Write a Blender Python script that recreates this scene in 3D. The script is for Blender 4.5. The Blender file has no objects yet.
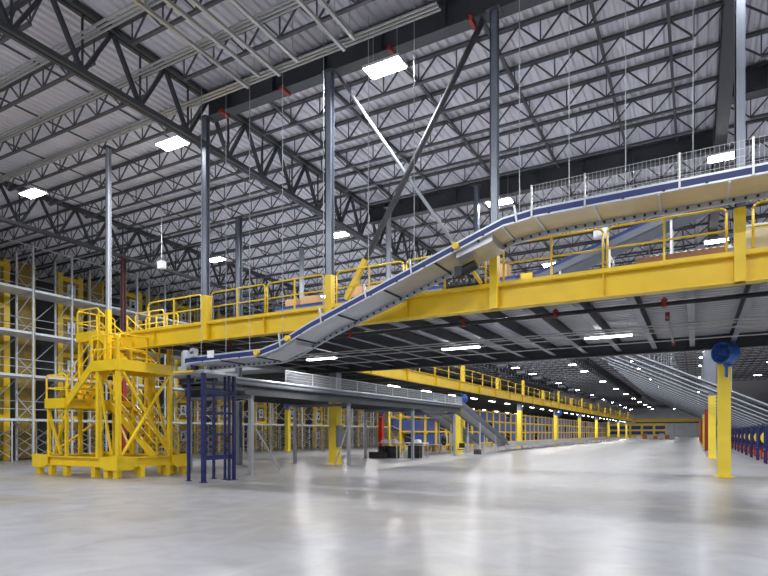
import bpy, math, random
random.seed(7)
C = bpy.context.scene.collection
R = math.radians
sin, cos, pi = math.sin, math.cos, math.pi

# ------------------------------------------------------------------ materials
M = {}
def mat(name, col, rough=0.5, metal=0.0, var=0.0, scale=3.0, bump=0.0, emit=0.0, alpha=1.0, spec=0.5):
    m = bpy.data.materials.new(name); m.use_nodes = True
    nt = m.node_tree; b = nt.nodes['Principled BSDF']
    b.inputs['Base Color'].default_value = (*col, 1)
    b.inputs['Roughness'].default_value = rough
    b.inputs['Metallic'].default_value = metal
    b.inputs['Specular IOR Level'].default_value = spec
    if alpha < 1: b.inputs['Alpha'].default_value = alpha
    if emit:
        b.inputs['Emission Color'].default_value = (1, 0.98, 0.95, 1)
        b.inputs['Emission Strength'].default_value = emit
    if var:
        tc = nt.nodes.new('ShaderNodeTexCoord'); nz = nt.nodes.new('ShaderNodeTexNoise')
        nz.inputs['Scale'].default_value = scale; nz.inputs['Detail'].default_value = 5
        rp = nt.nodes.new('ShaderNodeMapRange')
        rp.inputs['From Min'].default_value = 0.3; rp.inputs['From Max'].default_value = 0.7
        rp.inputs['To Min'].default_value = 1 - var; rp.inputs['To Max'].default_value = 1 + var
        mx = nt.nodes.new('ShaderNodeMix'); mx.data_type = 'RGBA'; mx.blend_type = 'MULTIPLY'
        mx.inputs[0].default_value = 1; mx.inputs[6].default_value = (*col, 1)
        nt.links.new(tc.outputs['Object'], nz.inputs['Vector'])
        nt.links.new(nz.outputs['Fac'], rp.inputs['Value'])
        nt.links.new(rp.outputs['Result'], mx.inputs[7])
        nt.links.new(mx.outputs[2], b.inputs['Base Color'])
        if bump:
            bp = nt.nodes.new('ShaderNodeBump'); bp.inputs['Strength'].default_value = bump
            nt.links.new(nz.outputs['Fac'], bp.inputs['Height']); nt.links.new(bp.outputs['Normal'], b.inputs['Normal'])
    M[name] = m
    return m
mat('joist_steel', (0.085, 0.088, 0.1), 0.5, 0.0, 0.1, 2)
mat('girder_steel', (0.055, 0.06, 0.068), 0.5, 0.0, 0.12, 1.5)
mat('column_steel', (0.2, 0.22, 0.27), 0.35, 0.3, 0.08, 2)
mat('light_column', (0.5, 0.52, 0.58), 0.35, 0.2, 0.05, 2)
mat('rusty_steel', (0.12, 0.045, 0.045), 0.6, 0.0, 0.2, 3)
mat('deck_metal', (0.72, 0.715, 0.78), 0.5, 0.0, 0.08, 0.5)
mat('soffit_metal', (0.5, 0.51, 0.55), 0.5, 0.0, 0.08, 0.7)
mat('conduit', (0.5, 0.5, 0.49), 0.35, 0.5, 0.06, 4)
mat('yellow', (0.84, 0.57, 0.016), 0.38, 0.0, 0.06, 1.5)
mat('column_yellow', (0.9, 0.68, 0.055), 0.4, 0.0, 0.04, 1.2)
mat('mesh_yellow', (0.3, 0.2, 0.03), 0.5, 0.0, 0.2, 6)
mat('beige', (0.6, 0.5, 0.29), 0.35, 0.1, 0.08, 1.2)
mat('grey_panel', (0.5, 0.52, 0.55), 0.3, 0.35, 0.06, 2)
mat('galvanised', (0.52, 0.55, 0.6), 0.35, 0.4, 0.08, 5)
mat('rack_grey', (0.58, 0.61, 0.66), 0.4, 0.1, 0.05, 3)
mat('shelf_grey', (0.62, 0.65, 0.7), 0.4, 0.2, 0.05, 2)
mat('blue', (0.009, 0.022, 0.15), 0.45, 0.0, 0.06, 2)
mat('navy', (0.012, 0.016, 0.11), 0.45, 0.0, 0.08, 3)
mat('fan_blue', (0.03, 0.12, 0.45), 0.3, 0.0, 0.05, 4)
mat('bin_blue', (0.013, 0.05, 0.28), 0.5, 0.0, 0.15, 2)
mat('red', (0.62, 0.012, 0.012), 0.4, 0.0, 0.06, 2)
mat('dark_red', (0.32, 0.02, 0.012), 0.45, 0.0, 0.06, 2)
mat('orange', (0.75, 0.2, 0.02), 0.45)
mat('clamp_red', (0.34, 0.03, 0.018), 0.5)
mat('black', (0.012, 0.012, 0.014), 0.45, 0.0, 0.1, 5)
mat('rubber', (0.03, 0.03, 0.033), 0.6, 0.0, 0.1, 6)
mat('cardboard', (0.58, 0.34, 0.16), 0.75, 0.0, 0.08, 4)
mat('brown_board', (0.36, 0.16, 0.07), 0.7, 0.0, 0.1, 4)
mat('white', (0.78, 0.78, 0.8), 0.45, 0.0, 0.03, 4)
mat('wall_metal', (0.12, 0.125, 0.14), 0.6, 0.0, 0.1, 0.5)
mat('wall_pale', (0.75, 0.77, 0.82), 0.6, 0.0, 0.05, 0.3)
mat('mid_grey', (0.14, 0.155, 0.19), 0.6, 0.0, 0.08, 3)
mat('chute_grey', (0.36, 0.38, 0.42), 0.4, 0.2, 0.08, 3)
mat('wood', (0.45, 0.3, 0.14), 0.7, 0.0, 0.15, 5)
mat('lamp', (0.9, 0.9, 0.9), 0.5, emit=30)
mat('strip_lamp', (0.9, 0.9, 0.9), 0.5, emit=14)
mat('mesh_guard', (0.55, 0.57, 0.6), 0.4, 0.3)

def floor_mat():
    m = bpy.data.materials.new('polished_concrete'); m.use_nodes = True
    nt = m.node_tree; b = nt.nodes['Principled BSDF']; L = nt.links
    tc = nt.nodes.new('ShaderNodeTexCoord')
    def noise(scale, detail, dist=0.0):
        n = nt.nodes.new('ShaderNodeTexNoise'); n.inputs['Scale'].default_value = scale
        n.inputs['Detail'].default_value = detail; n.inputs['Distortion'].default_value = dist
        L.new(tc.outputs['Object'], n.inputs['Vector']); return n
    n1 = noise(0.16, 4, 0.4); n2 = noise(1.3, 9, 0.8); n3 = noise(26, 3)
    r1 = nt.nodes.new('ShaderNodeValToRGB')
    r1.color_ramp.elements[0].position = 0.38; r1.color_ramp.elements[0].color = (0.285, 0.27, 0.26, 1)
    r1.color_ramp.elements[1].position = 0.62; r1.color_ramp.elements[1].color = (0.325, 0.332, 0.37, 1)
    L.new(n1.outputs['Fac'], r1.inputs['Fac'])
    r2 = nt.nodes.new('ShaderNodeMapRange'); r2.inputs['From Min'].default_value = 0.3; r2.inputs['From Max'].default_value = 0.7
    r2.inputs['To Min'].default_value = 0.82; r2.inputs['To Max'].default_value = 1.14
    L.new(n2.outputs['Fac'], r2.inputs['Value'])
    mx = nt.nodes.new('ShaderNodeMix'); mx.data_type = 'RGBA'; mx.blend_type = 'MULTIPLY'; mx.inputs[0].default_value = 1
    L.new(r1.outputs['Color'], mx.inputs[6]); L.new(r2.outputs['Result'], mx.inputs[7])
    # saw-cut joints every 4.6 m
    sp = nt.nodes.new('ShaderNodeSeparateXYZ'); L.new(tc.outputs['Object'], sp.inputs[0])
    def joint(sock):
        a = nt.nodes.new('ShaderNodeMath'); a.operation = 'PINGPONG'; a.inputs[1].default_value = 2.32; L.new(sock, a.inputs[0])
        c = nt.nodes.new('ShaderNodeMath'); c.operation = 'LESS_THAN'; c.inputs[1].default_value = 0.004; L.new(a.outputs[0], c.inputs[0]); return c
    jx, jy = joint(sp.outputs[0]), joint(sp.outputs[1])
    mm = nt.nodes.new('ShaderNodeMath'); mm.operation = 'MAXIMUM'; L.new(jx.outputs[0], mm.inputs[0]); L.new(jy.outputs[0], mm.inputs[1])
    m2 = nt.nodes.new('ShaderNodeMix'); m2.data_type = 'RGBA'; m2.inputs[7].default_value = (0.29, 0.29, 0.3, 1)
    L.new(mm.outputs[0], m2.inputs[0]); L.new(mx.outputs[2], m2.inputs[6]); L.new(m2.outputs[2], b.inputs['Base Color'])
    rr = nt.nodes.new('ShaderNodeMapRange'); rr.inputs['From Min'].default_value = 0.3; rr.inputs['From Max'].default_value = 0.7
    rr.inputs['To Min'].default_value = 0.29; rr.inputs['To Max'].default_value = 0.33
    L.new(n1.outputs['Fac'], rr.inputs['Value']); L.new(rr.outputs['Result'], b.inputs['Roughness'])
    bp = nt.nodes.new('ShaderNodeBump'); bp.inputs['Strength'].default_value = 0.02; bp.inputs['Distance'].default_value = 0.02
    L.new(n3.outputs['Fac'], bp.inputs['Height']); L.new(bp.outputs['Normal'], b.inputs['Normal'])
    b.inputs['Specular IOR Level'].default_value = 0.22
    b.inputs['Coat Weight'].default_value = 0.05; b.inputs['Coat Roughness'].default_value = 0.13
    M['floor'] = m
floor_mat()

# ------------------------------------------------------------------ mesh builder
def vsub(a, b): return (a[0]-b[0], a[1]-b[1], a[2]-b[2])
def vadd(a, b): return (a[0]+b[0], a[1]+b[1], a[2]+b[2])
def vmul(a, s): return (a[0]*s, a[1]*s, a[2]*s)
def cross(a, b): return (a[1]*b[2]-a[2]*b[1], a[2]*b[0]-a[0]*b[2], a[0]*b[1]-a[1]*b[0])
def norm(a):
    l = math.sqrt(a[0]**2+a[1]**2+a[2]**2) or 1
    return (a[0]/l, a[1]/l, a[2]/l)
def frame(p, q, up=(0, 0, 1)):
    d = norm(vsub(q, p))
    if abs(d[0]*up[0]+d[1]*up[1]+d[2]*up[2]) > 0.99: up = (0, 1, 0)
    s = norm(cross(d, up)); u = cross(s, d)
    return d, s, u

class MB:
    def __init__(self): self.v = []; self.f = []
    def hexa(self, pts):
        n = len(self.v); self.v += pts
        self.f += [tuple(n+i for i in q) for q in ((0,3,2,1),(4,5,6,7),(0,1,5,4),(1,2,6,5),(2,3,7,6),(3,0,4,7))]
        return self
    def box(self, x0, x1, y0, y1, z0, z1):
        return self.hexa([(x0,y0,z0),(x1,y0,z0),(x1,y1,z0),(x0,y1,z0),(x0,y0,z1),(x1,y0,z1),(x1,y1,z1),(x0,y1,z1)])
    def bar(self, p, q, w, h=None, up=(0, 0, 1)):
        h = w if h is None else h
        d, s, u = frame(p, q, up); s = vmul(s, w/2); u = vmul(u, h/2); o = []
        for c in (p, q):
            o += [vsub(vsub(c, s), u), vsub(vadd(c, s), u), vadd(vadd(c, s), u), vadd(vsub(c, s), u)]
        return self.hexa(o)
    def tube(self, p, q, r, n=8, r2=None):
        r2 = r if r2 is None else r2
        d, s, u = frame(p, q); k = len(self.v)
        for c, rad in ((p, r), (q, r2)):
            for i in range(n):
                a = 2*pi*i/n
                self.v.append(vadd(c, vadd(vmul(s, rad*cos(a)), vmul(u, rad*sin(a)))))
        for i in range(n):
            j = (i+1) % n; self.f.append((k+i, k+j, k+n+j, k+n+i))
        self.f.append(tuple(k+i for i in reversed(range(n)))); self.f.append(tuple(k+n+i for i in range(n)))
        return self
    def path(self, pts, r, n=6):
        for a, b in zip(pts, pts[1:]): self.tube(a, b, r, n)
        return self
    def prism(self, pts, y0, y1):            # outline in (x, z), extruded along y
        n = len(self.v); k = len(pts)
        self.v += [(x, y0, z) for x, z in pts] + [(x, y1, z) for x, z in pts]
        self.f.append(tuple(n+i for i in range(k))); self.f.append(tuple(n+k+i for i in reversed(range(k))))
        for i in range(k):
            j = (i+1) % k; self.f.append((n+i, n+k+i, n+k+j, n+j))
        return self
    def ibeam(self, axis, a0, a1, c, z0, z1, bf, tf=0.03, tw=0.02):
        B = (lambda u0, u1, w, za, zb: self.box(u0, u1, c-w/2, c+w/2, za, zb)) if axis == 'x' else (lambda u0, u1, w, za, zb: self.box(c-w/2, c+w/2, u0, u1, za, zb))
        B(a0, a1, bf, z0, z0+tf); B(a0, a1, bf, z1-tf, z1); B(a0, a1, tw, z0+tf, z1-tf)
        return self
    def build(self, name, m, parent=None, loc=(0, 0, 0), smooth=False):
        me = bpy.data.meshes.new(name); me.from_pydata(self.v, [], self.f); me.update()
        me.materials.append(M[m])
        if smooth:
            for p in me.polygons: p.use_smooth = len(p.vertices) == 4
        o = bpy.data.objects.new(name, me); C.objects.link(o); o.location = loc
        if parent: o.parent = parent
        return o

def tag(o, label, cat, group=None):
    o['label'] = label; o['category'] = cat
    if group: o['group'] = group
    return o
def thing(name, label, cat, loc=(0, 0, 0), group=None, rz=0):
    o = bpy.data.objects.new(name, None); C.objects.link(o); o.location = loc; o.rotation_euler.z = rz
    o.empty_display_size = 0.2
    return tag(o, label, cat, group)
def struct(o, label=None):
    o['kind'] = 'structure'
    if label: o['label'] = label
    return o
kids = {}
def children(o): return [c for c in o.children]
def copy_tree(o, parent=None, loc=None, label=None, group=None, rz=None):
    c = o.copy(); C.objects.link(c)
    if parent: c.parent = parent
    if loc is not None: c.location = loc
    if rz is not None: c.rotation_euler.z = rz
    if label: c['label'] = label
    if group: c['group'] = group
    for ch in list(o.children): copy_tree(ch, c)
    return c
ONES = 'zeroth first second third fourth fifth sixth seventh eighth ninth tenth eleventh twelfth thirteenth fourteenth fifteenth sixteenth seventeenth eighteenth nineteenth'.split()
TENS = {2: 'twent', 3: 'thirt', 4: 'fort', 5: 'fift', 6: 'sixt', 7: 'sevent', 8: 'eight', 9: 'ninet'}
def nth(n):
    if n < 20: return ONES[n]
    t, u = divmod(n, 10)
    return TENS[t]+'ieth' if u == 0 else TENS[t]+'y-'+ONES[u]

YN, YF = 14.9, 25.5          # front beam line, rear line of the near mezzanine
ZS, ZD = 5.1, 5.85           # its soffit and its deck top
Y2 = 26.5; JS = (Y2-YN)/6    # roof girder lines and joist spacing
XA, XB, XC = -15.5, -29.5, -44.0
XR = 0.85
ZT, ZB = 14.0, 13.18         # joist top and bottom
YEND = 300.0

# ------------------------------------------------------------------ the shell
struct(MB().box(-46, 30, -16, YEND+0.3, -0.3, 0).build('floor', 'floor'), 'polished grey concrete warehouse floor')
def roof_deck():
    mb = MB(); x = -46.0; p = 0.3; prof = []
    while x < 30:
        prof += [(x, 14.02), (x+0.11, 14.02), (x+0.15, 14.1), (x+0.26, 14.1)]; x += p
    for xx, z in prof: mb.v += [(xx, -16, z), (xx, YEND, z)]
    for i in range(len(prof)-1): mb.f.append((2*i, 2*i+1, 2*i+3, 2*i+2))
    return mb
dk = roof_deck().build('ceiling', 'deck_metal')
struct(dk, 'corrugated pale metal roof deck')
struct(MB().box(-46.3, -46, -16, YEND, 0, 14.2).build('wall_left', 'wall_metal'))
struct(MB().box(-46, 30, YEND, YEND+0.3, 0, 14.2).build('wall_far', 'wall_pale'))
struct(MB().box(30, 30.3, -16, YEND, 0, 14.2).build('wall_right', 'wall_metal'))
dr = MB()
for i in range(14): dr.box(-8.6, 0.3, YEND-0.12, YEND-0.02, 0.03+i*0.5, 0.03+i*0.5+0.47)
d1 = struct(dr.build('door_1', 'wall_pale'), 'pale roll-up door in the far wall')
MB().box(-8.9, -8.6, YEND-0.2, YEND, 0, 7.1).box(0.3, 0.6, YEND-0.2, YEND, 0, 7.1).box(-8.9, 0.6, YEND-0.2, YEND, 7.1, 7.4).build('door_frame', 'galvanised', d1)

# ------------------------------------------------------------------ roof joists
BAY = {'R': (XA, XR, 'over the incline conveyor'), 'A': (XB, XA, 'over the stair tower'), 'B': (XC, XB, 'over the grey racks'), 'E': (XR, 14.0, 'beyond the long girder')}
def joist_proto(L, label, loc):
    t = thing('roof_joist', label, 'roof joist', loc)
    MB().bar((0, -0.045, 0.78), (L, -0.045, 0.78), 0.07, 0.08).bar((0, 0.045, 0.78), (L, 0.045, 0.78), 0.07, 0.08).build('top_chord', 'joist_steel', t)
    MB().bar((0.9, 0, 0.04), (L-0.9, 0, 0.04), 0.11, 0.07).build('bottom_chord', 'joist_steel', t)
    w = MB(); n = max(2, round((L-1.8)/1.3)); s = (L-1.8)/n
    w.bar((0.1, 0, 0.74), (0.9, 0, 0.06), 0.045); w.bar((L-0.1, 0, 0.74), (L-0.9, 0, 0.06), 0.045)
    for i in range(n):
        x0 = 0.9+i*s
        w.bar((x0, 0, 0.06), (x0+s/2, 0, 0.76), 0.045); w.bar((x0+s/2, 0, 0.76), (x0+s, 0, 0.06), 0.045)
        w.bar((x0, 0, 0.06), (x0, 0, 0.76), 0.035)
    w.bar((L-0.9, 0, 0.06), (L-0.9, 0, 0.76), 0.035)
    w.build('web', 'joist_steel', t)
    return t
for key, (x0, x1, ph) in BAY.items():
    proto = None; nb = nf = 0
    ks = list(range(-6, 24)) + list(range(24, 146 if key in 'RA' else 80, 2))
    if key == 'E': ks = list(range(-2, 24)) + list(range(24, 70, 2))
    for k in ks:
        if k == 0 and key in 'RE': continue
        if k == 6 and key == 'R': continue
        y = YN + k*JS
        if k < 0: lab = f'grey open-web roof joist {ph}, {nth(-k)} ahead of the great girder'
        elif k == 0: lab = f'grey open-web roof joist {ph}, in line with the great girder'
        else:
            nb += 1; lab = f'grey open-web roof joist {ph}, {nth(nb)} behind the great girder'
        if proto is None: proto = joist_proto(x1-x0, lab, (x0, y, ZB))
        else: copy_tree(proto, loc=(x0, y, ZB), label=lab)
        

# joist girders (deep trusses) along Y
def truss_proto(L, label, loc):
    t = thing('roof_truss', label, 'roof truss', loc)
    MB().bar((-0.1, 0, 1.88), (-0.1, L, 1.88), 0.14, 0.16).bar((0.1, 0, 1.88), (0.1, L, 1.88), 0.14, 0.16).build('top_chord', 'girder_steel', t)
    MB().bar((-0.09, 0, 0.07), (-0.09, L, 0.07), 0.13, 0.15).bar((0.09, 0, 0.07), (0.09, L, 0.07), 0.13, 0.15).build('bottom_chord', 'girder_steel', t)
    for i in range(6):
        y0 = i*L/6
        MB().bar((0, y0, 1.85), (0, y0+L/12, 0.1), 0.13, 0.1).build('web_member', 'girder_steel', t)
        MB().bar((0, y0+L/12, 0.1), (0, y0+L/6, 1.85), 0.13, 0.1).build('web_member', 'girder_steel', t)
    for i in range(6): MB().bar((0, (i+.5)*L/6, 0.1), (0, (i+.5)*L/6, 1.85), 0.05).build('vertical', 'girder_steel', t)
    return t
tp = None
for x, ph in ((XA, 'over the column tops'), (XB, 'above the rack aisle')):
    for k in range(-1, 16):
        y = YN + k*(Y2-YN)
        lab = f'deep dark roof truss {ph}, ' + ('length ahead of the great girder' if k < 0 else f'{nth(k+1)} length behind the great girder')
        if tp is None: tp = truss_proto(Y2-YN, lab, (x, y, 12.0))
        else: copy_tree(tp, loc=(x, y, 12.0), label=lab)

def plate_girder(name, axis, a0, a1, c, z0, z1, bf, label, stiff=2.0, m='girder_steel'):
    t = thing(name, label, 'steel girder', (a0, c, z0) if axis == 'x' else (c, a0, z0))
    L = a1-a0; d = z1-z0
    def B(u0, u1, w0, w1, za, zb): return (u0, u1, w0, w1, za, zb) if axis == 'x' else (w0, w1, u0, u1, za, zb)
    MB().box(*B(0, L, -bf/2, bf/2, 0, 0.04)).build('bottom_flange', m, t)
    MB().box(*B(0, L, -bf/2, bf/2, d-0.04, d)).build('top_flange', m, t)
    MB().box(*B(0, L, -0.012, 0.012, 0.04, d-0.04)).build('web', m, t)
    if stiff:
        n = int(L/stiff)
        for i in range(n):
            u = (i+.5)*L/n
            MB().box(*B(u-0.01, u+0.01, -bf/2+0.02, bf/2-0.02, 0.04, d-0.04)).build('stiffener', m, t)
    return t
plate_girder('roof_girder', 'x', XA, 13.5, YN, 13.06, 13.95, 0.42, 'great dark plate girder on top of the tall grey columns, at the front')
gg = [o for o in C.objects if o.name == 'roof_girder'][0]
for x in (0.9, 3.6, 7.6, 10.1): MB().box(x-0.05, x+0.05, -0.3, 0.12, -0.1, 0.06).bar((x, -0.3, 0.0), (x+0.12, -0.5, -0.22), 0.07).build('beam_clamp', 'clamp_red', gg)
plate_girder('roof_girder', 'x', XA, XR-0.2, Y2, 13.06, 13.95, 0.42, 'dark plate girder crossing the roof behind the X-shaped brace')
plate_girder('roof_girder', 'x', XR+0.2, 13.5, 22.6, 13.06, 13.95, 0.42, 'short dark plate girder beyond the column near the crate')
plate_girder('roof_girder', 'y', 15.2, 50, XR, 12.9, 13.95, 0.4, 'long dark roof girder running away above the crate column', 3.0)

# bridging bars between joists
for i, x in enumerate((-0.7, -2.6, -5.5, -8.4, -11.3, -13.7)):
    tag(MB().bar((x, YN+0.3, 13.86), (x, 60, 13.86), 0.09, 0.09).build('bridging_bar', 'joist_steel'),
        f'dark bridging bar crossing the roof joists, {nth(i+1)} from the long girder', 'bridging bar', 'bridging bars under the roof deck')
for i, x in enumerate((-18, -21, -24, -27)):
    tag(MB().bar((x, 4, 13.24), (x, 60, 13.24), 0.05, 0.05).build('bridging_bar', 'joist_steel'),
        f'dark bridging bar above the stair tower, {nth(i+1)} from the column truss', 'bridging bar', 'bridging bars under the roof deck')

# conduits and hung strut rails of the near roof
k = 0
for y, n in ((13.75, 3), (11.8, 3), (9.9, 3), (8.0, 2)):
    for j in range(n):
        k += 1
        tag(MB().tube((-34, y+0.13*j, 13.07-0.0*j), (XA+8.5 if y < 13 else XA+9.5, y+0.13*j, 13.07), 0.035, 8).build('conduit', 'conduit'),
            f'pale metal conduit run under the near roof joists, {nth(k)} from the front girder', 'conduit', 'conduits under the near roof')
for i, x in enumerate((-12.7, -12.0, -11.4, -10.5, -9.0, -8.5)):
    t = thing('strut_rail', f'grey hung strut rail pointing at the front girder, {nth(i+1)} from the truss', 'strut rail', (x, 6.2, 12.86), 'strut rails hung under the near roof')
    MB().box(-0.045, 0.045, 0, 7.7 - 0.25*(i % 2), 0, 0.09).build('rail', 'conduit', t)
    r = MB()
    for yy in (0.4, 3.8, 7.2): r.tube((0, yy, 0.09), (0, yy, 1.2), 0.012, 6)
    r.build('hanger_rod', 'conduit', t)

# ------------------------------------------------------------------ high-bay lamps
lamp = None
LX = ((-26, 'between racks and stair tower'), (-17, 'beside the truss on the columns'), (-8, 'above the incline conveyor'), (1, 'near the long girder'), (10, 'beyond the blue fan columns'))
ld = bpy.data.lights.new('high_bay_light', 'AREA'); ld.shape = 'RECTANGLE'; ld.size = 1.1; ld.size_y = 0.5; ld.energy = 420; ld.color = (0.95, 0.98, 1)
ld2 = ld.copy(); ld2.energy = 240
for r in range(-2, 26):
    y = 14.55 + 11.05*r
    if r > 8 and r % 2: continue
    for x, ph in LX:
        if x == 10 and r > 10: continue
        lab = 'lit white high-bay lamp ' + ph + ', ' + ('beside the great girder' if r == 0 else f'{nth(r+1)} row behind the great girder' if r > 0 else f'{nth(-r)} row ahead of it')
        if lamp is None:
            lamp = thing('high_bay_lamp', lab, 'lamp', (x, y, 12.4), 'high-bay roof lamps')
            MB().box(-0.6, 0.6, -0.3, 0.3, 0.03, 0.1).box(-0.25, 0.25, -0.12, 0.12, 0.1, 0.2).build('housing', 'white', lamp)
            MB().box(-0.56, 0.56, -0.27, -0.03, 0, 0.03).box(-0.56, 0.56, 0.03, 0.27, 0, 0.03).build('lens', 'lamp', lamp)
            MB().tube((-0.4, 0, 0.1), (-0.4, 0, 1.6), 0.008, 5).build('hanger_wire', 'conduit', lamp); MB().tube((0.4, 0, 0.1), (0.4, 0, 1.6), 0.008, 5).build('hanger_wire', 'conduit', lamp)
            lo = bpy.data.objects.new('high_bay_light', ld); C.objects.link(lo); lo.parent = lamp; lo.location = (0, 0, -0.02)
        else:
            c = copy_tree(lamp, loc=(x, y, 12.4), label=lab)
            if r >= 3:
                for ch in c.children:
                    if ch.type == 'LIGHT': ch.data = ld2

# ------------------------------------------------------------------ tall columns on the front beam and the brace
def tall_column(x, y, z0, zs, m, w, label, foot='yellow', top=13.06):
    t = thing('steel_column', label, 'steel column', (x, y, z0))
    h = top-z0
    MB().box(-w/2, w/2, -w/2, -w/2+0.03, zs, h).box(-w/2, w/2, w/2-0.03, w/2, zs, h).box(-0.02, 0.02, -w/2+0.03, w/2-0.03, zs, h).box(-w/2, -w/2+0.03, -w/2, w/2, zs, h).build('shaft', m, t)
    if zs > 0.01: MB().box(-w/2-0.01, w/2+0.01, -w/2-0.01, w/2+0.01, 0, zs).build('painted_foot', foot, t)
    MB().box(-0.2, 0.2, -0.2, 0.2, h-0.03, h-0.001).build('cap_plate', 'girder_steel', t)
    return t
for x, m, w, ph in (
                 (XA, 'column_steel', 0.2, 'grey steel column under the truss end, with yellow foot'),
                 (-10.1, 'column_steel', 0.21, 'grey column at the lower end of the dark brace, with yellow foot'),
                 (-4.75, 'column_steel', 0.2, 'grey column where the incline conveyor levels off, with yellow foot'),
                 (XR, 'column_steel', 0.2, 'grey column beside the beige crate, with yellow foot')):
    tall_column(x, YN-0.14, 5.04, 1.62, m, w, ph)
tall_column(-20.72, 14.56, 4.35, 2.3, 'light_column', 0.16, 'pale steel column rising through the stair tower, with yellow foot', top=13.18)
tall_column(-21.4, 22.7, 0, 0.9, 'column_steel', 0.26, 'grey roof column behind the walkway, beyond the truss column', 'column_steel', 13.18)
tall_column(-21.4, 28.2, 5.83, 0.9, 'light_column', 0.22, 'thin pale roof column behind the cardboard boxes', 'column_steel', 13.18)
tall_column(-13.7, 25.3, 5.83, 0.9, 'light_column', 0.2, 'thin pale roof column at the end of the rear plate girder', 'column_steel', 13.18)
tall_column(-29.5, 21.7, 0, 5.2, 'rusty_steel', 0.22, 'dark reddish steel column behind the stair tower', 'dark_red', 12.0)
tall_column(-8.9, 25.0, 5.83, 0.9, 'column_steel', 0.22, 'grey roof column under the rear plate girder, on the mezzanine', 'yellow', 13.18)

def brace(p, q, m, r, label):
    t = thing('brace', label, 'steel brace')
    f = 0.16
    a = tuple(p[i]+(q[i]-p[i])*f for i in range(3))
    MB().tube(a, q, r, 12).build('tube', m, t, smooth=True)
    MB().bar(p, a, r*1.8, r*1.8).build('painted_foot', 'yellow', t)
brace((-9.55, YN-0.05, 5.86), (-5.1, YN-0.05, 13.0), 'joist_steel', 0.085, 'dark brace tube leaning up towards the column at the conveyor top')
brace((-5.2, YN+0.08, 5.84), (-9.9, YN+0.08, 13.0), 'galvanised', 0.05, 'pale thin brace tube crossing behind the dark brace')

# ------------------------------------------------------------------ near mezzanine
def beam_y14():
    t = thing('mezzanine_beam', 'long yellow beam along the front of the near mezzanine', 'beam', (0, YN, 5.04))
    MB().box(-20.4, 9, -0.16, 0.16, 0, 0.035).build('bottom_flange', 'yellow', t)
    MB().box(-20.4, 9, -0.16, 0.16, 0.585, 0.62).build('top_flange', 'yellow', t)
    MB().box(-20.4, 9, -0.015, 0.015, 0.035, 0.585).build('web', 'yellow', t)
    for x in (-18.3, -12.8, -7.4, -2.0, 3.5): MB().box(x-0.012, x+0.012, -0.14, -0.015, 0.035, 0.585).build('stiffener', 'yellow', t)
    MB().box(-20.4, 9, -0.175, -0.162, 0.6, 0.7).build('toe_board', 'yellow', t)
beam_y14()
plate_girder('mezzanine_beam', 'x', -20.4, 9, YF, 4.95, 5.5, 0.3, 'dark rear edge beam of the near mezzanine, behind the blue fan', 2.66)
mb = MB(); y = YN+0.2
prof = []
while y < YF+0.3:
    prof += [(y, 5.5), (y+0.12, 5.5), (y+0.16, 5.57), (y+0.28, 5.57)]; y += 0.32
for yy, z in prof: mb.v += [(-19.5, yy, z), (9, yy, z)]
for i in range(len(prof)-1): mb.f.append((2*i, 2*i+1, 2*i+3, 2*i+2))
dkm = struct(MB().box(-19.5, 9, YN+0.17, YF+0.3, 5.6, 5.83).build('mezzanine_floor', 'soffit_metal'), 'grey floor slab of the near mezzanine')
mb.build('ribbed_soffit', 'soffit_metal', dkm)
jp = None
for i in range(20):
    x = 5.2-1.33*i
    lab = f'grey mezzanine floor joist under the ribbed soffit, {nth(i+1)} counted from beyond the blue fan'
    if jp is None:
        jp = thing('mezzanine_joist', lab, 'floor joist', (x, YN+0.1, 5.1), 'floor joists under the near mezzanine')
        MB().box(-0.09, 0.09, 0.1, 10.3, 0, 0.02).build('bottom_flange', 'column_steel', jp)
        MB().box(-0.09, 0.09, 0.1, 10.3, 0.38, 0.4).box(-0.01, 0.01, 0.1, 10.3, 0.02, 0.38).build('web', 'girder_steel', jp)
    else: copy_tree(jp, loc=(x, YN+0.1, 5.1), label=lab)
# sprinkler pipe and cables below
t = thing('hanging_sprinkler_pipe', 'black sprinkler pipe with red clamps behind the long yellow beam', 'pipe', (0, 16.0, 4.98))
MB().tube((-18, 0, 0), (8.5, 0, 0), 0.06, 10).build('pipe', 'black', t, smooth=True)
for x in (-15.5, -12.8, -10.1, -6.1, -3.4, -0.7, 2.0, 4.7):
    MB().tube((x, 0, -0.08), (x, 0, 0.12), 0.075, 8).box(x-0.03, x+0.03, -0.03, 0.03, 0.1, 0.16).build('clamp', 'clamp_red', t)
for x in (0.2, 5.5):
    t = thing('hanging_pipe', 'thin sprinkler drop pipe with red couplings, ' + ('behind the beam between crate and blue fan' if x < 1 else 'beyond the blue fan'), 'pipe', (x-0.9, 17.5, 4.9))
    MB().tube((0, 0, 0.02), (0, 5.5, 0.02), 0.035, 8).build('pipe', 'column_steel', t)
    MB().tube((0, 0.2, -0.06), (0, 0.2, 0.18), 0.06, 8).tube((0, 5.2, -0.06), (0, 5.2, 0.12), 0.06, 8).build('coupling', 'clamp_red', t)
for i, (y, z) in enumerate(((19.4, 5.02), (20.0, 5.04), (20.75, 5.02), (22.6, 5.0))):
    tag(MB().tube((-19, y, z), (8.5, y, z), 0.022, 6).build('cable_conduit', 'conduit'), f'thin pale conduit hung under the mezzanine joists, {nth(i+1)} behind the yellow beam', 'conduit', 'conduits under the near mezzanine')
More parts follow.
